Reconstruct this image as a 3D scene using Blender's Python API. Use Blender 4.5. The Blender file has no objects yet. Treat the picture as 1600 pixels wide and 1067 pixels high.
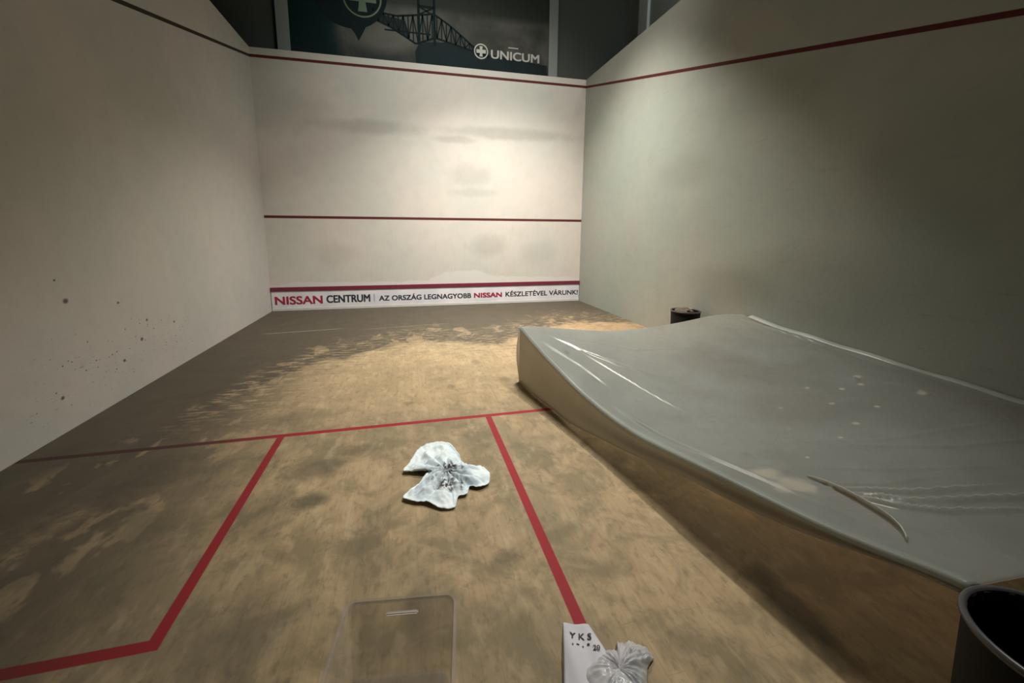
import bpy, bmesh, math, random
from mathutils import Vector, noise

random.seed(4)
S = bpy.context.scene
C = S.collection

# ---------------------------------------------------------------- camera
cd = bpy.data.cameras.new('camera')
cd.sensor_width = 36.0
cd.lens = 640.5025 / 1600 * 36
cd.shift_x = 0.00565
cd.shift_y = -0.0396
cd.clip_start = 0.02
cam = bpy.data.objects.new('camera', cd)
C.objects.link(cam)
cam.location = (2.5883, 1.0630, 1.5320)
cam.rotation_euler = (1.4060, -0.0057, -0.2357)
S.camera = cam

# ---------------------------------------------------------------- world, exposure
w = bpy.data.worlds.new('world'); S.world = w
w.use_nodes = True
w.node_tree.nodes['Background'].inputs[0].default_value = (0.55, 0.62, 0.6, 1)
w.node_tree.nodes['Background'].inputs[1].default_value = 0.02
S.view_settings.view_transform = 'Standard'
S.view_settings.look = 'None'
S.view_settings.exposure = -0.06
S.view_settings.gamma = 1.0
S.view_settings.use_curve_mapping = False

# ---------------------------------------------------------------- lights
def area(name, loc, target, sx, sy, power, col, spread=180):
    l = bpy.data.lights.new(name, 'AREA')
    l.shape = 'RECTANGLE'; l.size = sx; l.size_y = sy
    l.energy = power; l.color = col; l.spread = math.radians(spread)
    o = bpy.data.objects.new(name, l); C.objects.link(o)
    o.location = loc
    o.rotation_euler = (Vector(target) - Vector(loc)).to_track_quat('-Z', 'Y').to_euler()
    return o

WARM = (1.0, 0.94, 0.85)
COOL = (0.85, 1.0, 0.93)
area('ceiling_lamp_front', (4.5, 6.95, 6.1), (4.1, 7.5, 0.0), 1.2, 0.4, 225, WARM, 98)
area('wall_wash_fill', (4.6, 5.0, 6.6), (3.9, 9.75, 2.0), 1.8, 0.5, 74, (1.0, .95, .90), 84)  # added fill light washing the front wall, no fixture behind it
area('ceiling_lamp_middle', (5.8, 3.3, 6.2), (3.1, 3.3, 0.0), 0.5, 0.25, 24, WARM, 56)
area('hall_lamp', (7.2, 6.6, 6.7), (7.3, 9.4, 5.0), 0.4, 0.4, 14, COOL, 170)
area('banner_fill', (3.0, 7.2, 6.9), (3.0, 10.3, 5.6), 2.0, 0.2, 14, COOL, 100)  # added unseen fill light to brighten the banner

# ---------------------------------------------------------------- node helpers
class G:
    """small expression builder on a material's node tree"""
    def __init__(s, name):
        s.mat = bpy.data.materials.new(name); s.mat.use_nodes = True
        s.t = s.mat.node_tree; s.n = s.t.nodes; s.n.clear()
        s.out = s.n.new('ShaderNodeOutputMaterial')
        s.p = s.n.new('ShaderNodeBsdfPrincipled')
        s.t.links.new(s.p.outputs[0], s.out.inputs[0])
        tc = s.n.new('ShaderNodeTexCoord'); s.co = tc.outputs['Object']
        sp = s.n.new('ShaderNodeSeparateXYZ'); s.t.links.new(s.co, sp.inputs[0])
        s.x, s.y, s.z = sp.outputs
    def put(s, sock, v):
        if hasattr(v, 'links'): s.t.links.new(v, sock)
        elif isinstance(v, (tuple, list)) and len(v) == 3 and sock.type == 'RGBA': sock.default_value = (*v, 1)
        else: sock.default_value = v
    def m(s, op, a, b=0.0, c=0.0, clamp=False):
        n = s.n.new('ShaderNodeMath'); n.operation = op; n.use_clamp = clamp
        for i, v in enumerate((a, b, c)): s.put(n.inputs[i], v)
        return n.outputs[0]
    def add(s, a, b): return s.m('ADD', a, b)
    def sub(s, a, b): return s.m('SUBTRACT', a, b)
    def mul(s, a, b): return s.m('MULTIPLY', a, b)
    def mx(s, a, b): return s.m('MAXIMUM', a, b)
    def mn(s, a, b): return s.m('MINIMUM', a, b)
    def ss(s, v, lo, hi):
        n = s.n.new('ShaderNodeMapRange'); n.interpolation_type = 'SMOOTHSTEP'
        s.put(n.inputs[0], v); n.inputs[1].default_value = lo; n.inputs[2].default_value = hi
        return n.outputs[0]
    def band(s, v, lo, hi, e=0.003):
        return s.mul(s.ss(v, lo - e, lo + e), s.sub(1.0, s.ss(v, hi - e, hi + e)))
    def vec(s, x, y, z):
        n = s.n.new('ShaderNodeCombineXYZ')
        for i, v in enumerate((x, y, z)): s.put(n.inputs[i], v)
        return n.outputs[0]
    def noise(s, scale, detail=3.0, rough=0.55, v=None, stretch=None, dist=0.0):
        v = v or s.co
        if stretch:
            mp = s.n.new('ShaderNodeMapping'); s.put(mp.inputs[0], v)
            mp.inputs['Scale'].default_value = stretch[:3]
            if len(stretch) > 3: mp.inputs['Rotation'].default_value = (0, 0, stretch[3])
            v = mp.outputs[0]
        n = s.n.new('ShaderNodeTexNoise'); s.put(n.inputs['Vector'], v)
        n.inputs['Scale'].default_value = scale; n.inputs['Detail'].default_value = detail
        n.inputs['Roughness'].default_value = rough; n.inputs['Distortion'].default_value = dist
        return n.outputs[0]
    def voro(s, scale, v=None, stretch=None):
        v = v or s.co
        if stretch:
            mp = s.n.new('ShaderNodeMapping'); s.put(mp.inputs[0], v); mp.inputs['Scale'].default_value = stretch; v = mp.outputs[0]
        n = s.n.new('ShaderNodeTexVoronoi'); s.put(n.inputs['Vector'], v); n.inputs['Scale'].default_value = scale
        return n.outputs
    def mix(s, f, a, b):
        n = s.n.new('ShaderNodeMix'); n.data_type = 'RGBA'
        s.put(n.inputs[0], f); s.put(n.inputs[6], a); s.put(n.inputs[7], b)
        return n.outputs[2]
    def curve(s, v, pts):
        """piecewise-linear function through pts (x, y)"""
        r = None
        for (x0, y0), (x1, y1) in zip(pts, pts[1:]):
            n = s.n.new('ShaderNodeMapRange'); n.clamp = True
            s.put(n.inputs[0], v); n.inputs[1].default_value = x0; n.inputs[2].default_value = x1
            n.inputs[3].default_value = 0; n.inputs[4].default_value = y1 - y0
            r = n.outputs[0] if r is None else s.add(r, n.outputs[0])
        return s.add(r, pts[0][1])
    def blob(s, u, v, cu, cv, ru, rv, wob=None):
        a = s.mul(s.sub(u, cu), 1 / ru); b = s.mul(s.sub(v, cv), 1 / rv)
        d = s.m('SQRT', s.add(s.mul(a, a), s.mul(b, b)))
        if wob is not None: d = s.add(d, wob)
        return s.sub(1.0, s.ss(d, 0.35, 1.1))
    def bump(s, h, strength, dist=0.01):
        n = s.n.new('ShaderNodeBump'); s.put(n.inputs['Height'], h)
        n.inputs['Strength'].default_value = strength; n.inputs['Distance'].default_value = dist
        s.t.links.new(n.outputs[0], s.p.inputs['Normal']); return n.outputs[0]
    def set(s, color=None, rough=0.6, spec=0.4, **k):
        if color is not None: s.put(s.p.inputs['Base Color'], color)
        s.put(s.p.inputs['Roughness'], rough); s.put(s.p.inputs['Specular IOR Level'], spec)
        for a, b in k.items(): s.put(s.p.inputs[a.replace('_', ' ')], b)
        return s.mat

def plain(name, col, rough=0.6, spec=0.4, var=0.12, scale=8.0, metal=0.0, bump=0.0):
    g = G(name)
    n = g.noise(scale, 4)
    c = g.mix(n, tuple(v * (1 - var) for v in col), tuple(min(1, v * (1 + var)) for v in col))
    if bump: g.bump(n, bump)
    return g.set(c, rough, spec, Metallic=metal)

RED = (0.33, 0.012, 0.018)
LINE = (0.10, 0.018, 0.02)

# ---- court walls
def wall_mat(kind):
    g = G('plaster_' + kind)
    along = g.x if kind == 'front' else g.y
    n1 = g.noise(0.7, 4, 0.6); n2 = g.noise(5, 5, 0.65); n3 = g.noise(40, 3, 0.6)
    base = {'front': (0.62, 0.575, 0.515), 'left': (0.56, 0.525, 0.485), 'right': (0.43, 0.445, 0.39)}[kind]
    cool = tuple(a * b for a, b in zip(base, (0.9, 0.96, 0.96)))
    c = g.mix(g.ss(n1, 0.35, 0.65), base, cool)
    c = g.mix(g.mul(g.ss(n2, 0.4, 0.75), 0.22), c, tuple(v * 0.72 for v in base))
    # broad ragged darker marks and bands
    if kind == 'front':
        wob = g.mul(g.sub(g.noise(3, 5, 0.7), 0.5), 0.9)
        for cu, cv, ru, rv, a in ((2.0, 3.52, 1.25, 0.17, .30), (4.7, 3.55, 1.75, 0.16, .34), (3.6, 3.38, .55, .10, .3),
                                  (3.9, 2.7, .55, .28, .22), (0.6, 3.7, 0.9, 0.55, .2), (4.0, 2.35, .6, .12, .2), (5.9, 4.2, .7, .5, .12), (4.3, 1.25, .5, .3, .25), (1.2, 1.1, .5, .3, .15), (5.4, 1.1, .5, .3, .14)):  # upper-left blob puts the light falloff there into the colour
            c = g.mix(g.mul(g.blob(along, g.z, cu, cv, ru, rv, wob), a), c, (0.20, 0.20, 0.165))
        streak = g.noise(6, 4, 0.6, stretch=(5, 1, .5))
        c = g.mix(g.mul(g.mul(g.ss(streak, .55, .7), g.band(g.z, .5, 1.7, .2)), .12), c, (.3, .28, .24))
        # paler repaired plaster band just above the tin
        top = g.add(g.curve(g.x, [(0, .5), (.5, .56), (2.2, .52), (3.0, .54), (3.4, .72), (4.0, .74), (4.4, .6), (6.4, .54)]),
                    g.mul(g.sub(g.noise(5, 4), .5), .12))
        c = g.mix(g.mul(g.sub(1, g.ss(g.sub(g.z, top), -.015, .015)), .75), c, (0.66, 0.66, 0.62))
        c = g.mix(g.band(g.z, 1.78, 1.83), c, LINE)
        c = g.mix(g.band(g.z, 4.57, 4.62), c, LINE)
    else:
        wob = g.mul(g.sub(g.noise(2.5, 5, 0.7), 0.5), 0.9)
        if kind == 'left':
            v = g.voro(13, stretch=(1, 1, 1.5)); d = g.ss(v[0], .09, .14)
            dens = g.mul(g.band(g.z, .15, .7, .12), g.band(g.y, 4.4, 6.8, .3))
            pick = g.ss(g.noise(7, 2, .5), .46, .52)
            c = g.mix(g.mul(g.mul(g.sub(1, d), dens), g.mul(pick, .8)), c, (.05, .04, .035))
            fine = g.mul(g.ss(g.noise(26, 4, .7, stretch=(1, .6, 1.6)), .60, .68), g.band(g.z, .2, .55, .15))
            c = g.mix(g.mul(g.mul(fine, g.band(g.y, 4.5, 6.8, .5)), .6), c, (.09, .075, .06))
            for cy, cz, r in ((4.91, .99, .035), (5.49, .88, .02), (4.84, 1.16, .015), (5.75, .47, .03), (6.35, .52, .02), (5.87, .64, .022), (5.46, .34, .025), (4.73, .27, .025), (4.4, 1.3, .02)):
                c = g.mix(g.mul(g.blob(g.y, g.z, cy, cz, r * 1.0, r * .75), .85), c, (.045, .035, .03))
        else:
            for cu, cv, ru, rv, a in ((4.2, 1.0, 1.4, .5, .3), (6.3, 2.4, .8, .3, .16), (5.3, .9, .8, .3, .25), (3.2, 2.0, .9, .7, .2), (7.6, 1.2, .5, .8, .08), (5.0, 3.0, 1.2, .3, .12)):
                c = g.mix(g.mul(g.blob(along, g.z, cu, cv, ru, rv, wob), a), c, (.17, .18, .13))
            sc = g.noise(9, 5, .7, stretch=(1, .3, 2))
            c = g.mix(g.mul(g.ss(sc, .6, .7), .16), c, (.2, .2, .16))
            fl = g.mul(g.ss(g.noise(30, 4, .7), .66, .7), g.band(g.z, .3, 1.3, .3))
            c = g.mix(g.mul(fl, .5), c, (.1, .09, .07))
        d = g.sub(g.z, g.add(2.13, g.mul(g.y, (4.57 - 2.13) / 9.75)))
        c = g.mix(g.band(d, 0.0, 0.044), c, LINE if kind == 'right' else (.035, .025, .018))  # left line near black: its dim light is put into the colour
    g.bump(g.add(g.mul(n3, .3), g.mul(n2, 1.0)), 0.16, 0.012)
    return g.set(c, 0.72, 0.25)

# ---- floor
def floor_mat():
    g = G('dirty_beech_floor')
    # finger-jointed strips running towards the front wall
    br = g.n.new('ShaderNodeTexBrick')
    mp = g.n.new('ShaderNodeMapping'); g.put(mp.inputs[0], g.co); mp.inputs['Rotation'].default_value = (0, 0, math.pi / 2)
    g.put(br.inputs['Vector'], mp.outputs[0])
    br.inputs['Scale'].default_value = 1.0; br.inputs['Brick Width'].default_value = .42; br.inputs['Row Height'].default_value = .07
    br.inputs['Mortar Size'].default_value = .0015; br.inputs['Mortar Smooth'].default_value = .3
    br.inputs['Color1'].default_value = (.44, .325, .185, 1); br.inputs['Color2'].default_value = (.48, .36, .21, 1)
    br.inputs['Mortar'].default_value = (.37, .27, .155, 1)
    c = br.outputs[0]
    grain = g.noise(9, 5, .6, stretch=(6, .8, 1))
    c = g.mix(g.mul(g.ss(grain, .4, .7), .3), c, (.33, .24, .13))
    big = g.noise(1.1, 4, .6, dist=.4); mid = g.noise(3.2, 5, .65, dist=.5)
    c = g.mix(g.mul(g.mul(g.ss(mid, .42, .62), .75), g.sub(1, g.mul(g.ss(g.y, 3.9, 5.0), .65))), c, (.21, .175, .10))
    c = g.mix(g.mul(g.mul(g.ss(big, .42, .65), .55), g.sub(1, g.mul(g.ss(g.y, 3.9, 5.0), .6))), c, (.20, .175, .11))
    fine = g.noise(17, 5, .7, stretch=(1.6, .7, 1))
    c = g.mix(g.mul(g.ss(fine, .5, .68), .5), c, (.17, .135, .075))
    c = g.mix(g.mul(g.ss(g.noise(6, 4, .6, stretch=(1.8, .8, 1, .3)), .52, .68), .30), c, (.62, .49, .31))
    # floor colour turns redder towards the right, under the sheet
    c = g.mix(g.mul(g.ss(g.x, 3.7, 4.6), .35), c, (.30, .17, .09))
    # dark marks
    wob = g.mul(g.sub(g.noise(7, 4, .7), .5), 1.1)
    for cx, cy, rx, ry, a in ((1.95, 3.74, .22, .17, .55), (1.99, 3.42, .12, .10, .75), (2.2, 3.95, .15, .10, .35), (1.75, 3.35, .2, .3, .35), (2.35, 2.9, .12, .5, .3),
                              (1.9, 2.6, .3, .25, .4), (2.0, 2.2, .35, .3, .35), (2.98, 5.0, .05, .10, .4), (3.35, 5.75, .08, .12, .35), (3.55, 5.1, .07, .1, .3),
                              (2.87, 5.25, .12, .08, .3), (1.7, 4.6, .25, .2, .3), (2.6, 2.6, .08, .3, .3), (3.0, 2.75, .08, .06, .5), (4.1, 2.2, .1, .3, .6), (2.55, 4.7, .07, .05, .4)):
        c = g.mix(g.mul(g.blob(g.x, g.y, cx, cy, rx, ry, wob), a), c, (.075, .07, .05))
    # film of grey-brown silt along the front and left walls, wiped away in the middle
    n = g.add(g.mul(g.sub(g.noise(2.2, 5, .62, dist=.6), .5), 1.3), g.mul(g.sub(g.noise(11, 4, .7, stretch=(.8, 1.5, 1)), .5), .4))
    yb = g.curve(g.x, [(0, 2.2), (.6, 3.5), (.95, 5.15), (1.4, 5.95), (1.85, 6.25), (2.2, 6.65), (2.7, 6.85), (3.3, 6.6), (3.8, 6.35), (4.3, 6.9), (5.4, 7.6), (6.4, 7.3)])
    d = g.add(g.sub(g.y, yb), g.mul(n, .55))
    core = g.ss(d, -.10, .16)
    far = g.sub(g.y, yb)
    lowleft_dim = g.mul(g.sub(1, g.ss(g.x, .85, 1.95)), .95)  # lower-left silt, deepened to paint in the light falloff as well
    core = g.mx(core, g.mul(lowleft_dim, g.ss(n, -.6, -.1)))
    wipe = g.ss(g.noise(3.4, 4, .6, stretch=(1.0, .55, 1, -.7), dist=.3), .56, .62)
    wipe = g.mul(wipe, g.sub(1, g.ss(far, .7, 1.5)))
    silt = g.mul(core, g.sub(1, g.mul(wipe, .42)))
    speck = g.mul(g.ss(g.noise(11, 5, .65, stretch=(.45, 2.0, 1)), .50, .60), g.mul(g.sub(1, g.ss(far, .35, 1.25)), g.ss(g.y, 4.3, 5.2)))
    silt = g.mul(silt, g.sub(1, g.mul(speck, .7)))
    pre = g.mul(g.mul(g.ss(g.noise(10, 5, .65, stretch=(.5, 1.8, 1, .15)), .52, .62), g.ss(far, -.9, -.1)), g.mul(g.ss(g.y, 4.0, 5.0), .6))
    silt = g.mx(silt, g.mul(pre, g.sub(1, g.ss(far, .3, .6))))
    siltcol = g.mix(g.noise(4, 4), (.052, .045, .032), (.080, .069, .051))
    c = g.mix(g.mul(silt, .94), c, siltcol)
    # long pale scratch in the silt, ledge of dry mud at the front
    sc = g.mul(g.band(g.add(g.y, g.mul(g.x, -.12)), 7.72, 7.745, .012), g.band(g.x, .45, 1.5, .1))
    c = g.mix(g.mul(sc, .7), c, (.36, .32, .25))
    sc = g.mul(g.band(g.add(g.y, g.mul(g.x, -.12)), 7.55, 7.57, .02), g.mul(g.band(g.x, 1.9, 3.2, .2), g.ss(fine, .4, .55)))
    c = g.mix(g.mul(sc, .6), c, (.36, .32, .25))
    # painted lines
    ln = g.band(g.y, 4.26, 4.31)
    ln = g.mx(ln, g.mul(g.band(g.x, 3.185, 3.235), g.sub(1, g.ss(g.y, 4.26, 4.265))))
    ln = g.mx(ln, g.mul(g.band(g.x, 1.59, 1.64), g.band(g.y, 2.612, 4.28)))
    ln = g.mx(ln, g.mul(g.sub(1, g.ss(g.x, 1.637, 1.643)), g.band(g.y, 2.612, 2.662)))
    ln = g.mx(ln, g.mul(g.band(g.x, 4.76, 4.81), g.band(g.y, 2.612, 4.28)))
    ln = g.mx(ln, g.mul(g.ss(g.x, 4.757, 4.763), g.band(g.y, 2.612, 2.662)))
    paint = g.mix(g.mul(g.ss(fine, .5, .7), .3), (.33, .014, .024), (.16, .03, .028))
    paint = g.mix(g.mul(g.mul(g.sub(1, g.ss(g.x, .9, 1.6)), g.ss(g.y, 4.2, 4.25)), .85), paint, (.06, .03, .02))
    paint = g.mix(g.mul(core, .93), paint, (.045, .022, .016))
    paint = g.mix(g.mul(g.mul(lowleft_dim, g.sub(1, core)), .3), paint, (.2, .01, .01))  # red darkened at lower left for the dimmer light there
    c = g.mix(ln, c, paint)
    g.bump(g.add(g.mul(fine, .5), mid), .25, .004)
    rough = g.add(.52, g.mul(mid, .25))
    return g.set(c, rough, .32)

# ---------------------------------------------------------------- mesh helpers
def link(name, bm, mat, parent=None, smooth=False):
    me = bpy.data.meshes.new(name); bm.normal_update(); bm.to_mesh(me); bm.free()
    o = bpy.data.objects.new(name, me); C.objects.link(o)
    if mat: me.materials.append(mat)
    if smooth:
        for f in me.polygons: f.use_smooth = True
    if parent: o.parent = parent
    return o
def tag(o, label, cat, group=None):
    o['label'] = label; o['category'] = cat
    if group: o['group'] = group
    return o
def empty(name, loc=(0, 0, 0), rz=0.0):
    o = bpy.data.objects.new(name, None); C.objects.link(o); o.location = loc; o.rotation_euler[2] = rz
    o.empty_display_size = .1
    return o
def structure(o): o['kind'] = 'structure'; return o
def box(bm, x0, x1, y0, y1, z0, z1):
    vs = [bm.verts.new((x, y, z)) for x in (x0, x1) for y in (y0, y1) for z in (z0, z1)]
    for f in ((0, 1, 3, 2), (4, 6, 7, 5), (0, 4, 5, 1), (2, 3, 7, 6), (0, 2, 6, 4), (1, 5, 7, 3)):
        bm.faces.new([vs[i] for i in f])
def boxobj(name, b, mat, parent=None, bevel=0.0):
    bm = bmesh.new(); box(bm, *b)
    if bevel: bmesh.ops.bevel(bm, geom=bm.edges[:], offset=bevel, segments=2, affect='EDGES')
    return link(name, bm, mat, parent)

# ---------------------------------------------------------------- setting
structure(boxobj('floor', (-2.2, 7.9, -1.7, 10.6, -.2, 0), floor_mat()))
structure(boxobj('wall_front', (-.2, 6.6, 9.75, 9.95, 0, 4.735), wall_mat('front')))
structure(boxobj('wall_left', (-.2, 0, 0, 9.75, 0, 4.735), wall_mat('left')))
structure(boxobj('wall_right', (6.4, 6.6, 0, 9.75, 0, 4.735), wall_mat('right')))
hallm = plain('hall_plaster', (.115, .12, .105), .85, .2, .08, 1.5)
hall2 = plain('hall_side_plaster', (.40, .40, .38), .8, .2, .06, 1.5)
structure(boxobj('wall_back', (-.2, 6.6, -.2, 0, 0, 2.4), plain('back_plaster', (.12, .12, .11), .8, .2)))
structure(boxobj('wall_hall_front', (-2.2, 7.9, 10.4, 10.6, 0, 7.1), hallm))
structure(boxobj('wall_hall_right', (7.66, 7.9, -1.7, 10.4, 0, 7.1), hall2))
structure(boxobj('wall_hall_left', (-2.2, -2.0, -1.7, 10.4, 0, 7.1), hallm))
structure(boxobj('wall_hall_back', (-2.2, 7.9, -1.9, -1.7, 0, 7.1), hallm))
structure(boxobj('ceiling', (-2.2, 7.9, -1.9, 10.6, 7.1, 7.3), plain('ceiling_grey', (.08, .08, .075), .9, .2)))
postm = plain('post_white', (.30, .32, .29), .6, .3, .05)
pale = plain('pillar_white', (.80, .80, .80), .5, .3, .03)
structure(boxobj('trim_1', (.34, .56, 10.27, 10.4, 4.5, 7.1), postm))
structure(boxobj('trim_2', (5.73, 5.93, 10.27, 10.4, 4.5, 7.1), postm))
structure(boxobj('trim_3', (7.60, 7.66, 9.50, 9.84, 4.0, 7.1), pale))

# ---------------------------------------------------------------- text helper
def text_mesh(name, s, mat, parent, x0, x1, z0, z1, y, thick=.002, bold=0.0, heavy=0.0):
    cu = bpy.data.curves.new(name, 'FONT'); cu.body = s; cu.offset = bold; cu.extrude = 0; cu.resolution_u = 4
    tmp = bpy.data.objects.new(name + '_tmp', cu); C.objects.link(tmp)
    dg = bpy.context.evaluated_depsgraph_get(); dg.update()
    me = bpy.data.meshes.new_from_object(tmp.evaluated_get(dg))
    bpy.data.objects.remove(tmp); bpy.data.curves.remove(cu)
    me.materials.clear(); me.materials.append(mat)
    cap = 0.729
    xs = [v.co.x for v in me.vertices]; a, b = min(xs), max(xs)
    for v in me.vertices:
        v.co = Vector((x0 + (v.co.x - a) / (b - a) * (x1 - x0), y, z0 + v.co.y / cap * (z1 - z0)))
    bm = bmesh.new(); bm.from_mesh(me); bpy.data.meshes.remove(me)
    r = bmesh.ops.extrude_face_region(bm, geom=bm.faces[:])
    for v in r['geom']:
        if isinstance(v, bmesh.types.BMVert): v.co.y -= thick
    if heavy:      # fatten every stroke
        base = bm.verts[:] + bm.edges[:] + bm.faces[:]
        for k, (dx, dz) in enumerate(((heavy, 0), (heavy, heavy * .6), (0, heavy * .6)), 1):
            d = bmesh.ops.duplicate(bm, geom=base)
            for v in d['geom']:
                if isinstance(v, bmesh.types.BMVert): v.co.x += dx; v.co.z += dz; v.co.y -= .0005 * k
    return link(name, bm, mat, parent)
def flat_poly(name, pts, y, mat, parent, thick=.002):
    bm = bmesh.new(); vs = [bm.verts.new((x, y, z)) for x, z in pts]; f = bm.faces.new(vs)
    r = bmesh.ops.extrude_face_region(bm, geom=[f])
    for v in r['geom']:
        if isinstance(v, bmesh.types.BMVert): v.co.y -= thick
    bmesh.ops.triangulate(bm, faces=[q for q in bm.faces if len(q.verts) > 4])
    bmesh.ops.recalc_face_normals(bm, faces=bm.faces[:])
    return link(name, bm, mat, parent)
def strips(bm, segs, w, y, thick=.002):
    for (x0, z0), (x1, z1) in segs:
        d = Vector((x1 - x0, z1 - z0)); l = d.length or 1; nx, nz = -d.y / l * w / 2, d.x / l * w / 2
        q = [(x0 + nx, z0 + nz), (x1 + nx, z1 + nz), (x1 - nx, z1 - nz), (x0 - nx, z0 - nz)]
        a = [bm.verts.new((x, y, z)) for x, z in q]; b = [bm.verts.new((x, y - thick, z)) for x, z in q]
        bm.faces.new(a); bm.faces.new(b[::-1])
        for i in range(4): bm.faces.new((a[i], b[i], b[(i + 1) % 4], a[(i + 1) % 4]))

# ---------------------------------------------------------------- tin board with lettering
tin = empty('tin_board', (0, 9.75, 0))
tag(tin, 'white lettered sign board with dark red top strip along the front wall foot', 'sign board')
g = G('board_white'); tn = g.noise(2.5, 4)
tinm = g.set(g.mix(g.ss(tn, .3, .7), (.66, .66, .70), (.80, .78, .80)), .4, .4)
boxobj('board', (.015, 6.385, -.03, -.001, .0, .385), tinm, tin)
boxobj('top_strip', (.01, 6.39, -.045, -.001, .39, .462), plain('strip_red', (.17, .022, .045), .5, .4), tin)
boxobj('base_trim', (.012, 6.388, -.036, -.001, .004, .05), plain('trim_pale', (.62, .62, .58), .5, .3), tin)
tred = plain('letter_red', (.36, .025, .06), .5, .3); tblk = plain('letter_black', (.03, .035, .045), .5, .3)
for s, x0, x1, z0, z1, m_, b_ in (('NISSAN', .07, .93, .125, .295, tred, .014), ('CENTRUM', 1.0, 1.83, .135, .295, tblk, .012),
                             ('AZ ORSZ\u00c1G LEGNAGYOBB', 2.0, 3.90, .145, .255, tblk, .008), ('NISSAN', 3.96, 4.58, .145, .255, tred, .014),
                             ('K\u00c9SZLET\u00c9VEL V\u00c1RUNK!', 4.66, 6.36, .15, .26, tblk, .007)):
    t_ = text_mesh('lettering', s, m_, tin, x0, x1 - b_, z0, z1 - b_ * .6, -.0305, .002, 0, b_)
boxobj('divider', (1.905, 1.912, -.0325, -.030, .14, .29), tblk, tin)

# ---------------------------------------------------------------- banner above the front wall
ban = empty('advertising_banner', (0, 10.30, 0))
tag(ban, 'large dark advertising banner with a bridge and round bottle above the front wall', 'banner')
g = G('banner_print')
n = g.noise(.9, 4, .6, dist=.5)
sky = g.mix(g.ss(n, .35, .65), (.060, .062, .052), (.13, .125, .11))
sky = g.mix(g.ss(g.z, 5.85, 6.05), sky, (.05, .052, .044))
teal = g.mix(n, (.008, .024, .026), (.014, .034, .034))
wobx = g.add(g.x, g.mul(g.sub(g.noise(1.6, 4), .5), .9))
c = g.mix(g.ss(wobx, 1.2, 1.75), teal, sky)
glow = g.blob(g.x, g.z, 2.3, 5.35, .75, .35, g.mul(g.sub(n, .5), .8))
c = g.mix(g.mul(glow, .5), c, (.20, .18, .155))
c = g.mix(g.mul(g.sub(1, g.ss(g.z, 4.95, 5.25)), .5), c, (.022, .032, .032))
boxobj('panel', (.56, 5.73, -.0, .03, 4.85, 6.95), g.set(c, .8, .06), ban)
dark = plain('print_dark', (.014, .022, .023), .8, .05, .3, 3); dark2 = plain('print_slate', (.022, .032, .034), .8, .05, .3, 2)
green = plain('print_green', (.10, .14, .075), .45, .35); lightp = plain('print_light', (.60, .58, .53), .6, .1); shadowp = plain('print_shade', (.03, .035, .032), .8, .05)
flat_poly('river_bank', [(2.9, 4.9), (2.88, 5.15), (2.97, 5.34), (3.55, 5.39), (4.15, 5.27), (5.70, 5.14), (5.70, 4.9)], -.001, dark2, ban)
cx, cz, R_ = 1.68, 6.13, .68
flat_poly('bottle', [(cx + R_ * math.sin(t) * (1.02), cz - R_ * math.cos(t)) for t in [i * 2 * math.pi / 64 for i in range(64)]], -.002, dark, ban)
flat_poly('bottle_drip', [(1.55, 5.6), (1.74, 5.36), (1.80, 5.24), (1.87, 5.36), (2.0, 5.6)], -.0012, dark, ban)
def ring(name, cx, cz, r0, r1, y, mat, parent):
    bm = bmesh.new(); N = 48
    rows = [[bm.verts.new((cx + r * math.cos(i * 2 * math.pi / N), yy, cz + r * math.sin(i * 2 * math.pi / N))) for i in range(N)] for r, yy in ((r0, y), (r1, y), (r1, y - .002), (r0, y - .002))]
    for a in range(4):
        b = (a + 1) % 4
        for i in range(N):
            j = (i + 1) % N; bm.faces.new((rows[a][i], rows[a][j], rows[b][j], rows[b][i]))
    return link(name, bm, mat, parent)
def cross(name, cx, cz, r, w, y, mat, parent):
    p = [(-w, r), (w, r), (w * .7, w), (r, w), (r, -w), (w * .7, -w), (w, -r), (-w, -r), (-w * .7, -w), (-r, -w), (-r, w), (-w * .7, w)]
    return flat_poly(name, [(cx + a, cz + b) for a, b in p], y, mat, parent)
ring('emblem_ring', 1.90, 6.03, .335, .365, -.0045, green, ban)
cross('emblem_cross', 1.90, 6.03, .26, .085, -.0045, green, ban)
bm = bmesh.new()
topc = [(1.9, 5.95), (2.2, 5.80), (2.54, 5.77), (2.98, 5.84), (3.27, 5.89), (3.56, 5.73), (3.82, 5.55), (4.15, 5.31), (4.4, 5.2)]
botc = [(1.9, 5.75), (2.14, 5.66), (2.41, 5.56), (2.72, 5.40), (2.9, 5.3), (3.3, 5.45), (3.7, 5.36), (4.15, 5.26), (4.4, 5.18)]
def ev(pts, x):
    for (a, b), (c_, d_) in zip(pts, pts[1:]):
        if x <= c_: return b + (d_ - b) * (x - a) / (c_ - a)
    return pts[-1][1]
segs = list(zip(topc, topc[1:])) + list(zip(botc, botc[1:]))
strips(bm, segs, .035, -.003)
xs = [2.0 + i * .095 for i in range(25)]; segs = []
for i, (a, b) in enumerate(zip(xs, xs[1:])):
    segs.append(((a, ev(topc, a)), (a, ev(botc, a))))
    segs.append(((a, ev(topc, a)), (b, ev(botc, b))) if i % 2 else ((a, ev(botc, a)), (b, ev(topc, b))))
strips(bm, segs, .022, -.0035)
strips(bm, [((2.97, 5.3), (2.97, 6.85)), ((3.28, 5.3), (3.28, 6.85)), ((2.97, 6.0), (3.28, 6.0)), ((2.97, 6.5), (3.28, 6.5))], .05, -.004)
strips(bm, [((2.97, 6.0), (3.28, 5.85)), ((2.97, 5.85), (3.28, 6.0)), ((2.3, 5.5), (3.2, 5.5))], .025, -.0045)
link('bridge', bm, dark, ban)
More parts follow.
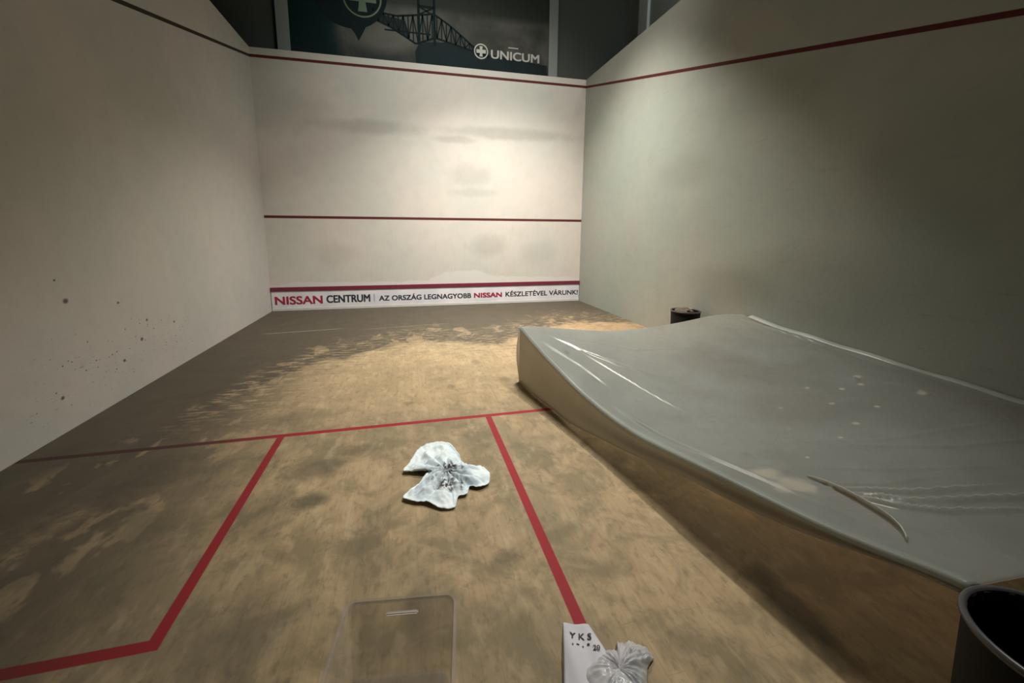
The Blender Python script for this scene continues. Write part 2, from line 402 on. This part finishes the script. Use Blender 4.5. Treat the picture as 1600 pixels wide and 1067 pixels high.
flat_poly('bridge_shade', [(1.9, 5.9), (2.2, 5.78), (2.54, 5.73), (2.7, 5.7), (2.8, 5.4), (2.72, 5.40), (2.41, 5.56), (2.14, 5.66)], -.0008, shadowp, ban)
ring('logo_ring', 4.24, 5.29, .125, .15, -.005, lightp, ban)
cross('logo_cross', 4.24, 5.29, .10, .035, -.0055, lightp, ban)
text_mesh('lettering', 'UNICUM', lightp, ban, 4.45, 5.51, 5.175, 5.345, -.005, .002, 0, .012)
boxobj('slogan', (4.83, 5.05, -.007, -.004, 5.41, 5.43), lightp, ban)

# ---------------------------------------------------------------- plastic sheet
def itp(t, x):
    t = sorted(t)
    if x <= t[0][0]: return t[0][1]
    for (a, b), (c_, d_) in zip(t, t[1:]):
        if x <= c_:
            return b + (d_ - b) * (x - a) / (c_ - a)
    return t[-1][1]
def smooth_tab(t, k=.12):
    t = sorted(t); n = 7
    return lambda x: sum(itp(t, min(max(x + (i - n // 2) * k / n * 2, t[0][0]), t[-1][0])) for i in range(n)) / n
TOPZ = smooth_tab([(5.00, .59), (4.45, .445), (4.12, .38), (3.85, .325), (3.51, .29), (3.22, .285), (2.99, .31), (2.73, .345), (2.43, .38), (2.2, .405), (2.02, .44), (1.88, .475), (1.78, .5)])
FAR = smooth_tab([(3.67, .595), (3.84, .6), (4.25, .55), (4.66, .51), (5.11, .52), (5.57, .57), (5.92, .62), (6.16, .63), (6.38, .61)])
RT = smooth_tab([(4.99, .61), (4.64, .56), (4.06, .53), (3.61, .51), (3.24, .49), (2.97, .48), (2.7, .47), (1.78, .46)])
BOT = smooth_tab([(5.0, .004), (4.36, .006), (4.1, .015), (3.84, .04), (3.43, .11), (2.98, .205), (2.72, .25), (2.42, .3), (2.19, .345), (2.01, .41), (1.87, .455), (1.78, .48)])
Y0, Y1 = 1.78, 4.98
RIDGE = [  # polyline folds: points, sigma, height
    ([(3.93, 4.79), (4.352, 4.252), (4.703, 3.863)], .014, .010), ([(4.05, 4.6), (4.42, 4.15), (4.62, 3.9)], .009, .006),
    ([(4.106, 4.54), (4.335, 3.9), (4.533, 3.045)], .012, .007), ([(4.211, 4.4), (4.471, 4.025)], .012, .006),
    ([(3.82, 4.7), (4.02, 4.2), (4.15, 3.7)], .02, .006), ([(3.95, 4.85), (4.7, 4.5), (5.3, 4.4)], .02, .005),
    ([(4.472, 2.34), (4.656, 2.212), (5.158, 2.107), (5.9, 2.0)], .011, .020), ([(4.472, 2.312), (4.563, 2.2), (4.697, 2.127), (5.3, 1.98)], .010, .018),
    ([(4.50, 2.36), (4.75, 2.27), (5.2, 2.2)], .008, .010), ([(4.45, 2.43), (4.7, 2.36), (5.1, 2.33)], .008, .008), ([(4.52, 2.26), (4.70, 2.17), (4.9, 2.14)], .007, .009),
    ([(4.354, 2.423), (4.784, 2.26), (5.4, 2.17)], .012, .008), ([(4.5, 2.60), (4.9, 2.45), (5.5, 2.3)], .012, .006),
    ([(4.9, 2.75), (5.5, 2.5), (6.2, 2.35)], .014, .006), ([(4.6, 2.9), (5.2, 2.7), (6.0, 2.6)], .014, .004),
    ([(5.981, 3.222), (6.053, 2.958)], .012, .014), ([(5.9, 3.37), (5.84, 3.3)], .012, .014),
    ([(6.2, 4.8), (6.3, 4.0), (6.31, 3.0), (6.3, 2.0)], .015, .02),
    ([(4.0, 3.6), (4.1, 3.0), (4.22, 2.5), (4.33, 2.05)], .02, .010),
]
def seg_d(p, a, b):
    ax, ay = a; bx, by = b; dx, dy = bx - ax, by - ay; L = dx * dx + dy * dy
    t = max(0, min(1, ((p[0] - ax) * dx + (p[1] - ay) * dy) / L))
    return math.hypot(p[0] - ax - t * dx, p[1] - ay - t * dy), t
def ridge_h(x, y):
    h = 0
    for pts, sg, am in RIDGE:
        best = 9; bt = 0; n = len(pts) - 1
        for i in range(n):
            if min(pts[i][0], pts[i + 1][0]) - .1 > x or max(pts[i][0], pts[i + 1][0]) + .1 < x or min(pts[i][1], pts[i + 1][1]) - .1 > y or max(pts[i][1], pts[i + 1][1]) + .1 < y: continue
            d, t = seg_d((x, y), pts[i], pts[i + 1])
            if d < best: best = d; bt = (i + t) / n
        if best < 4 * sg:
            taper = min(1, bt * 5 + .15) * min(1, (1 - bt) * 3 + .1)
            h += 1.5 * am * taper * math.exp(-(best / sg) ** 2)
    return h
def left_x(v): return 3.68 + .52 * v - .02 * math.sin(math.pi * v)
def surf(u, v):
    y = Y1 + (Y0 - Y1) * v; xl = left_x(v); x = xl + (6.375 - xl) * u
    xf = 3.68 + 2.70 * u
    cz = (1 - u) * TOPZ(y) + u * RT(y) + (1 - v) * FAR(xf) + v * (.5 - .04 * u - .12 * u * (1 - u)) \
        - ((1 - u) * (1 - v) * .59 + u * (1 - v) * .61 + (1 - u) * v * .5 + u * v * .46)
    y += .03 * math.sin(math.pi * u) * -(1 - v)
    return x, y, cz
sheet = empty('plastic_sheet', (3.69, 4.95, 0))
tag(sheet, 'large sagging grey translucent plastic sheet stretched against the right wall', 'plastic sheet')
SO = Vector((3.69, 4.95, 0))
NU, NV = 200, 230
def film_mat(name, col, trans, rough=.32, alpha=1.0):
    g = G(name)
    n1 = g.noise(2.3, 4, .6, dist=.4); n2 = g.noise(14, 4, .65); n3 = g.noise(3, 3, .5, stretch=(1, .22, 1, .6))
    c = g.mix(g.ss(n1, .35, .7), col, tuple(v * .84 for v in col))
    # dirt smears and pale water specks
    c = g.mix(g.mul(g.ss(n2, .58, .72), .25), c, (.17, .18, .16))
    wob = g.mul(g.sub(g.noise(16, 4, .7), .5), 1.2)
    if name == 'milky_film':
        for wx, wy, r in ((5.936, 3.369, .03), (5.838, 3.271, .022), (5.68, 3.282, .02), (5.614, 3.003, .018), (5.432, 3.156, .02), (4.65, 2.666, .012), (6.016, 3.008, .03), (5.3, 2.9, .02), (5.5, 3.4, .018), (4.9, 3.0, .01), (5.1, 3.25, .015), (5.05, 2.8, .015)):
            c = g.mix(g.mul(g.blob(g.x, g.y, wx - SO.x, wy - SO.y, r * 1.3, r), .95), c, (.95, .97, .95))
        for wx, wy, rx, ry, a in ((4.28, 2.57, .10, .07, .6), (4.33, 2.45, .09, .10, .65), (4.24, 2.44, .06, .06, .5)):
            c = g.mix(g.mul(g.blob(g.x, g.y, wx - SO.x, wy - SO.y, rx, ry, wob), a * 1.3), c, (.85, .85, .78))
        for wx, wy, rx, ry, a in ((5.3, 4.0, .35, .5, .30), (5.2, 3.2, .5, .35, .28), (3.98, 4.45, .03, .05, .5), (4.05, 4.0, .03, .08, .4), (5.6, 3.6, .4, .3, .2)):
            c = g.mix(g.mul(g.blob(g.x, g.y, wx - SO.x, wy - SO.y, rx, ry, g.mul(wob, .6)), a), c, (.15, .17, .17))
    nrm = g.bump(g.add(g.mul(n3, 1.0), g.mul(n2, .25)), .18, .012)
    g.set(c, g.add(rough, g.mul(n1, .15)), .8)
    tr = g.n.new('ShaderNodeBsdfTranslucent'); g.put(tr.inputs[0], (.95, .90, .80)); g.t.links.new(nrm, tr.inputs[1])
    tp = g.n.new('ShaderNodeBsdfTransparent')
    a = g.n.new('ShaderNodeMixShader'); a.inputs[0].default_value = trans
    g.t.links.new(g.p.outputs[0], a.inputs[1]); g.t.links.new(tr.outputs[0], a.inputs[2])
    b = g.n.new('ShaderNodeMixShader'); b.inputs[0].default_value = 1 - alpha
    g.t.links.new(a.outputs[0], b.inputs[1]); g.t.links.new(tp.outputs[0], b.inputs[2])
    g.t.links.new(b.outputs[0], g.out.inputs[0])
    return g.mat
FILM = film_mat('milky_film', (.44, .54, .57), .60, .20, .86)
SKIRT = film_mat('skirt_film', (.42, .41, .34), .5, .4, .95)
HEM = film_mat('hem_film', (.46, .55, .55), .55, .3, .92)
bm = bmesh.new(); grid = []
for j in range(NV + 1):
    row = []
    for i in range(NU + 1):
        u, v = i / NU, j / NV; u = u ** 1.25   # finer towards the free edge
        x, y, z = surf(u, v)
        e = min(1, (x - left_x(v)) / .08) * min(1, v / .03) if v < .03 else min(1, (x - left_x(v)) / .08)
        z += (ridge_h(x, y) + .006 * noise.noise(Vector((x * 2.2, y * 1.1, 0))) + .002 * noise.noise(Vector((x * 9, y * 5, 3)))) * e
        z = max(z, .02)
        row.append(bm.verts.new(Vector((x, y, z)) - SO))
    grid.append(row)
for j in range(NV):
    for i in range(NU):
        bm.faces.new((grid[j][i], grid[j + 1][i], grid[j + 1][i + 1], grid[j][i + 1]))
top = link('top_film', bm, FILM, sheet, True)
md = top.modifiers.new('thickness', 'SOLIDIFY'); md.thickness = .004; md.offset = -1

def ribbon(name, prof, mat, smooth=True, thick=.004):
    """prof: list of rows of points"""
    bm = bmesh.new(); rows = [[bm.verts.new(Vector(p) - SO) for p in r] for r in prof]
    for a, b in zip(rows, rows[1:]):
        for i in range(len(a) - 1): bm.faces.new((a[i], a[i + 1], b[i + 1], b[i]))
    o = link(name, bm, mat, sheet, smooth)
    if thick:
        md = o.modifiers.new('thickness', 'SOLIDIFY'); md.thickness = thick; md.offset = 0
    return o
# side flap hanging from the free left edge
prof = []
for j in range(161):
    v = j / 160; y = Y1 + (Y0 - Y1) * v; xl = left_x(v); zt = TOPZ(y) - .006; zb = min(BOT(y), zt - .02)
    row = []
    for k in range(11):
        s = k / 10; z = zt + (zb - zt) * s
        inset = .018 * math.sin(math.pi * min(1, s * 1.3)) * (1 if v > .25 else v * 4) - .012 * s
        wv = .006 * math.sin(y * 9 + s) * s
        round_ = .05 * math.exp(-((v) / .03)) * 1.0
        row.append((xl + inset + wv - .0, y - round_ * 0, z))
    prof.append(row)
ribbon('side_flap', prof, SKIRT)
# flap along the far edge, hanging to the floor behind the pointed corner and lifting off beyond it
prof = []
for i in range(81):
    u = i / 80; x, y, z = surf(u, 0); zt = z - .006; zb = min(zt - .03, .004 + .5 * min(1, max(0, (u - .15) / .5)))
    row = []
    for k in range(11):
        s = k / 10; zz = zt + (zb - zt) * s
        bulge = .022 * math.sin(math.pi * min(1, s * 1.05)) * math.exp(-u / .06)
        row.append((x - bulge, y + .02 + bulge * 1.6 if s > 0 else y, zz))
    prof.append(row)
ribbon('far_flap', prof, SKIRT)
# pale folded hem along the free edge
prof = []
for j in range(201):
    v = j / 200; y = Y1 + (Y0 - Y1) * v; xl = left_x(v); zt = TOPZ(y)
    wd = .022 + .02 * min(1, v * 1.6)
    u1 = wd / (6.375 - xl); z1 = surf(u1, v)[2]
    r = .010
    row = [(xl + wd, y, z1 + .004), (xl + wd * .5, y, (zt + z1) / 2 + .008), (xl + .01, y, zt + .009), (xl - .006, y, zt + .005), (xl - .011, y, zt - .006), (xl - .008, y, zt - .018), (xl + .004, y, zt - .024)]
    prof.append(row)
ribbon('hem', prof, HEM, True, .003)

prof = []
for j in range(121):
    v = .04 + .96 * j / 120; x, y, z = surf(1, v); wv = .004 * math.sin(y * 11)
    prof.append([(x - .055, y, z + .010), (x - .035, y, z + .022 + wv), (x - .012, y, z + .026 + wv), (x + .008, y, z + .030 + wv), (x + .014, y, z + .012)])
ribbon('wall_hem', prof, film_mat('wall_hem_film', (.66, .72, .70), .3, .25, 1.0), True, .003)
# upturned fold of film near the bin, whitened to carry its highlight
prof = []; pl_ = [(4.447, 2.495), (4.468, 2.42), (4.474, 2.34), (4.470, 2.26), (4.455, 2.185), (4.430, 2.12), (4.39, 2.065), (4.345, 2.025), (4.309, 2.003)]
for i, (x, y) in enumerate(pl_):
    t = i / (len(pl_) - 1); v = (Y1 - y) / (Y1 - Y0); u = (x - left_x(v)) / (6.375 - left_x(v)); z = surf(u, v)[2] + ridge_h(x, y) * .6
    h = .042 * math.sin(math.pi * (.08 + .88 * t)) ** .8
    prof.append([(x - .55 * h * k, y + .15 * h * k, z + h * (k - .35 * k * k) + .003) for k in (0, .25, .5, .75, 1)])
ribbon('upturned_fold', prof, film_mat('fold_highlight_film', (.80, .86, .84), .35, .25, 1.0), True, .003)

# ---------------------------------------------------------------- bins
def lathe(bm, prof, N=48, wob=None, cap_first=False):
    rows = []
    for k, (r, z) in enumerate(prof):
        row = []
        for i in range(N):
            t = i * 2 * math.pi / N; rr = r + (wob(t, k) if wob else 0)
            row.append(bm.verts.new((rr * math.cos(t), rr * math.sin(t), z)))
        rows.append(row)
    for a, b in zip(rows, rows[1:]):
        for i in range(N):
            j = (i + 1) % N; bm.faces.new((a[i], a[j], b[j], b[i]))
    if cap_first: bm.faces.new(rows[0][::-1])
    return rows
binm = plain('bin_plastic', (.010, .010, .008), .6, .2, .25, 6)
rimm = plain('bin_rim', (.10, .10, .105), .35, .5, .15, 8)
linm = plain('bin_liner_black', (.006, .006, .008), .3, .5, .3, 8)
def make_bin(loc, R, H, label, liner):
    b = empty('waste_bin', loc); tag(b, label, 'bin', 'dark waste bins')
    bm = bmesh.new()
    r0 = R * .84
    lathe(bm, [(r0 - .01, 0), (r0, .01), (r0 + .3 * (R - r0), H * .3), (r0 + .31 * (R - r0) + .004, H * .31), (r0 + .34 * (R - r0), H * .33), (R - .006, H - .012), (R - .010, H - .006), (R - .014, H - .02), (r0 - .004, .02)], 64, None, True)
    link('body', bm, binm, b, True)
    bm = bmesh.new()
    lathe(bm, [(R - .012, H - .020), (R - .002, H - .018), (R + .003, H - .010), (R + .002, H - .002), (R - .005, H + .003), (R - .012, H), (R - .016, H - .010)], 64)
    link('rim', bm, rimm, b, True)
    if liner:
        bm = bmesh.new()
        wob = lambda t, k: (.004 * math.sin(t * 19 + k * .4) + .003 * math.sin(t * 31 + k)) * min(1, k / 2.)
        lathe(bm, [(R - .014, H - .004)] + [(R - .020 - .004 * k - .002 * (k % 2), H - .03 * k - .02) for k in range(0, 12)] + [(R * .55, H - .40), (.02, H - .42)], 160, wob)
        link('liner', bm, linm, b, True)
    else:
        bm = bmesh.new(); rnd = random.Random(3)
        bmesh.ops.create_icosphere(bm, subdivisions=4, radius=1)
        for v in bm.verts:
            n = noise.noise(v.co * 2.3) * .35 + noise.noise(v.co * 6) * .15
            v.co = Vector((v.co.x * .12, v.co.y * .10, v.co.z * .05)) * (1 + n)
            v.co.z += H - .02; v.co.x -= .03
        link('crumpled_contents', bm, plain('rubbish', (.16, .13, .10), .8, .2, .6, 25), b, True)
    return b
make_bin((4.115, 1.555, 0), .185, .55, 'dark bin lined with a black bag at the sheet\'s near corner, lower right', True)
make_bin((6.17, 5.72, 0), .19, .53, 'dark bin standing at the foot of the right wall behind the plastic sheet', False)

# ---------------------------------------------------------------- crumpled cloth pieces
def crumple(outline, centre, hfun, rings=46, per=14, jag=0.0):
    """outline (world xy) star-shaped round centre -> sheet with folds hfun(x, y, s, ang)"""
    n = len(outline); pts = []
    for i in range(n):
        p0, p1, p2, p3 = (Vector(outline[(i + k) % n]) for k in (-1, 0, 1, 2))
        for k in range(per):
            t = k / per
            q = .5 * ((2 * p1) + (p2 - p0) * t + (2 * p0 - 5 * p1 + 4 * p2 - p3) * t * t + (3 * p1 - p0 - 3 * p2 + p3) * t ** 3)
            lin = p1.lerp(p2, t); pts.append(q.lerp(lin, .45))
    c = Vector(centre); bm = bmesh.new(); M = len(pts)
    cv = bm.verts.new((c.x, c.y, hfun(c.x, c.y, 0, 0))); prev = None
    for r in range(1, rings + 1):
        s = r / rings; row = []
        for i, p in enumerate(pts):
            q = c.lerp(p, s); a = math.atan2(p.y - c.y, p.x - c.x)
            if jag and r == rings: q = c.lerp(p, 1 + jag * (((i * 7) % 5) / 5 - .4))
            row.append(bm.verts.new((q.x, q.y, hfun(q.x, q.y, s, a))))
        for i in range(M):
            j = (i + 1) % M
            if prev is None: bm.faces.new((cv, row[i], row[j]))
            else: bm.faces.new((prev[i], row[i], row[j], prev[j]))
        prev = row
    return bm
rag_out = [(2.52, 3.56), (2.56, 3.67), (2.62, 3.83), (2.72, 3.885), (2.84, 3.85), (2.89, 3.70), (2.90, 3.60), (2.95, 3.515), (3.01, 3.505), (3.055, 3.42), (3.03, 3.32), (2.97, 3.285), (2.91, 3.31), (2.885, 3.24), (2.83, 3.23), (2.80, 3.145), (2.73, 3.15), (2.65, 3.215), (2.59, 3.235), (2.52, 3.285), (2.535, 3.335), (2.62, 3.43), (2.68, 3.53)]
def rag_h(x, y, s, a):
    amp = .034 * math.sin(math.pi * min(1, s * .9 + .12))
    low = 1 if y < 3.62 else .35
    f = abs(math.sin(a * 6.5 + 1.4 * noise.noise(Vector((x * 6, y * 6, 0))) + s * .8)) ** .7
    h = .006 + amp * f * low + .028 * (1 - s) ** 1.2
    h += .014 * (noise.noise(Vector((x * 16, y * 16, 2))) + .5) * (1 - s * .4) + .006 * noise.noise(Vector((x * 45, y * 45, 5)))
    # round bump under the upper half
    d = math.hypot(x - 2.745, y - 3.72); h += .020 * math.exp(-((d - .075) / .018) ** 2) * (1 if x < 2.80 else .5)
    d = math.hypot(x - 2.97, y - 3.40); h += .020 * math.exp(-((d - .05) / .03) ** 2)
    # rolled, lifted rim
    h += .012 * math.exp(-((1 - s) / .06) ** 2) + .006 * math.sin(a * 5) * s
    return max(h, .005)
g = G('rag_cloth')
n2 = g.noise(22, 4, .7)
c = g.mix(g.ss(g.noise(5, 3), .4, .7), (.86, .97, 1.0), (.70, .84, .92))
wob = g.mul(g.sub(n2, .5), 1.5)
for wx, wy, rx, ry, a in ((2.82, 3.49, .09, .07, 1.0), (2.77, 3.33, .08, .06, 1.0), (2.86, 3.31, .02, .06, .8), (2.70, 3.40, .09, .04, .5), (2.83, 3.40, .10, .10, .45), (2.73, 3.52, .015, .012, .9), (2.83, 3.17, .03, .03, .8), (2.62, 3.30, .05, .03, .3)):
    c = g.mix(g.mul(g.mul(g.blob(g.x, g.y, wx, wy, rx, ry, wob), g.ss(g.noise(40, 3, .6), .38, .55)), a), c, (.05, .035, .05))
g.bump(g.noise(300, 2), .15, .002)
ragm = g.set(c, .85, .15, Sheen_Weight=.2)
rag = link('cleaning_rag', crumple(rag_out, (2.785, 3.46), rag_h), ragm, None, True)
md = rag.modifiers.new('thickness', 'SOLIDIFY'); md.thickness = .003; md.offset = 1
tag(rag, 'crumpled pale blue cloth with dark stains lying on the floor between the red lines', 'cloth')

# printed plastic wrapper at the bottom edge
bag = empty('plastic_wrapper', (3.2, 2.15, 0))
tag(bag, 'crumpled white printed plastic wrapper on the near end of the centre red line', 'wrapper')
g = G('wrapper_film')
n1 = g.noise(9, 4); n2 = g.noise(60, 3, .7)
c = g.mix(g.ss(n1, .4, .65), (.66, .66, .70), (.50, .53, .55))
c = g.mix(g.mul(g.ss(g.noise(14, 4, .7), .60, .68), .6), c, (.12, .14, .13))
g.bump(n1, .3, .01)
bagm = g.set(c, .28, .6)
g = G('wrapper_label_white'); labm = g.set(g.mix(g.noise(12), (.60, .61, .68), (.74, .74, .79)), .5, .4)
def bag_h(x, y, s, a):
    h = .004 + .034 * (1 - s ** 3) + .045 * (1 - s) * (.6 + noise.noise(Vector((x * 9, y * 9, 1)))) + .012 * abs(noise.noise(Vector((x * 30, y * 30, 4))))
    h += .02 * abs(math.sin(a * 11)) * s * (1 - s) * 2 + .010 * abs(math.sin(a * 24)) * max(0, s - .5)
    return max(h, .004)
o = link('crumpled_body', crumple([(x - 3.2, y - 2.15) for x, y in [(3.21, 2.205), (3.235, 2.22), (3.262, 2.225), (3.295, 2.215), (3.312, 2.245), (3.335, 2.232), (3.36, 2.238), (3.385, 2.215), (3.41, 2.19), (3.415, 2.16), (3.37, 2.13), (3.33, 2.07), (3.28, 2.02), (3.12, 2.02), (3.125, 2.16)]], (.05, -.03), bag_h, 30, 10, .02), bagm, bag, True)
md = o.modifiers.new('thickness', 'SOLIDIFY'); md.thickness = .002; md.offset = 1
def lab_h(x, y): return .030 + .006 * noise.noise(Vector((x * 8, y * 8, 0))) - .02 * max(0, (y - .08) / .12) + .004 * math.sin(x * 60)
bm = bmesh.new(); q = [(-.055, .222), (.035, .180), (.060, -.06), (-.175, -.10)]; N = 24; rows = []
for j in range(N + 1):
    row = []
    for i in range(N + 1):
        u, v = i / N, j / N
        a = Vector(q[0]).lerp(Vector(q[1]), u); b = Vector(q[3]).lerp(Vector(q[2]), u); p = a.lerp(b, v)
        p.y -= .012 * math.sin(math.pi * u) * (1 - v)
        row.append(bm.verts.new((p.x, p.y, lab_h(p.x, p.y) - .010 * (abs(u - .5) * 2) ** 3)))
    rows.append(row)
for j in range(N):
    for i in range(N): bm.faces.new((rows[j][i], rows[j + 1][i], rows[j + 1][i + 1], rows[j][i + 1]))
o = link('printed_panel', bm, labm, bag, True); md = o.modifiers.new('thickness', 'SOLIDIFY'); md.thickness = .002; md.offset = 1
def flat_text(s, x, y, size, rz, bold):
    cu = bpy.data.curves.new('t', 'FONT'); cu.body = s; cu.size = size; cu.offset = bold; cu.resolution_u = 3
    tmp = bpy.data.objects.new('t', cu); C.objects.link(tmp)
    dg = bpy.context.evaluated_depsgraph_get(); dg.update()
    me = bpy.data.meshes.new_from_object(tmp.evaluated_get(dg)); bpy.data.objects.remove(tmp); bpy.data.curves.remove(cu)
    bm = bmesh.new(); bm.from_mesh(me); bpy.data.meshes.remove(me)
    cr, sr = math.cos(rz), math.sin(rz)
    for v in bm.verts:
        px, py = x + v.co.x * cr - v.co.y * sr, y + v.co.x * sr + v.co.y * cr
        v.co = Vector((px, py, lab_h(px, py) + .004))
    return link('lettering', bm, tblk, bag)
flat_text('Y K S', -.062, .140, .036, -.42, .0008)
flat_text('. - . \u2022', -.066, .108, .034, -.42, .001)
flat_text('20', .000, .068, .026, -.42, .0006)

# ---------------------------------------------------------------- clear storage box
bx = empty('storage_box', (2.50, 2.10, 0), -.135)
tag(bx, 'frosted clear open plastic storage box standing on the floor beside the crumpled wrapper', 'storage box')
g = G('frosted_plastic')
g.set((.50, .45, .38), .6, .1)
tp = g.n.new('ShaderNodeBsdfTransparent'); ms = g.n.new('ShaderNodeMixShader'); ms.inputs[0].default_value = .66
g.t.links.new(g.p.outputs[0], ms.inputs[1]); g.t.links.new(tp.outputs[0], ms.inputs[2]); g.t.links.new(ms.outputs[0], g.out.inputs[0])
frost = g.mat
def rrect(hx, hy, r, n=6):
    p = []
    for cx, cy, a0 in ((hx - r, hy - r, 0), (-hx + r, hy - r, 90), (-hx + r, -hy + r, 180), (hx - r, -hy + r, 270)):
        for k in range(n + 1):
            a = math.radians(a0 + 90 * k / n); p.append((cx + r * math.cos(a), cy + r * math.sin(a)))
    return p
def loft(name, secs, mat, parent, cap=False):
    bm = bmesh.new(); rows = [[bm.verts.new((x, y, z)) for x, y in rrect(hx, hy, r)] for hx, hy, r, z in secs]
    for a, b in zip(rows, rows[1:]):
        for i in range(len(a)):
            j = (i + 1) % len(a); bm.faces.new((a[i], a[j], b[j], b[i]))
    if cap: bm.faces.new(rows[0][::-1])
    return link(name, bm, mat, parent, False)
loft('body', [(.155, .215, .03, .002), (.160, .22, .03, .012), (.178, .238, .03, .285)], frost, bx, True)
loft('rim', [(.178, .238, .03, .272), (.188, .248, .034, .272), (.188, .248, .034, .288), (.178, .238, .03, .288), (.174, .234, .03, .280)], frost, bx)
boxobj('handle_slot', (-.055, .055, .222, .237, .236, .243), plain('slot_pale', (.85, .80, .70), .6, .2), bx, .004)
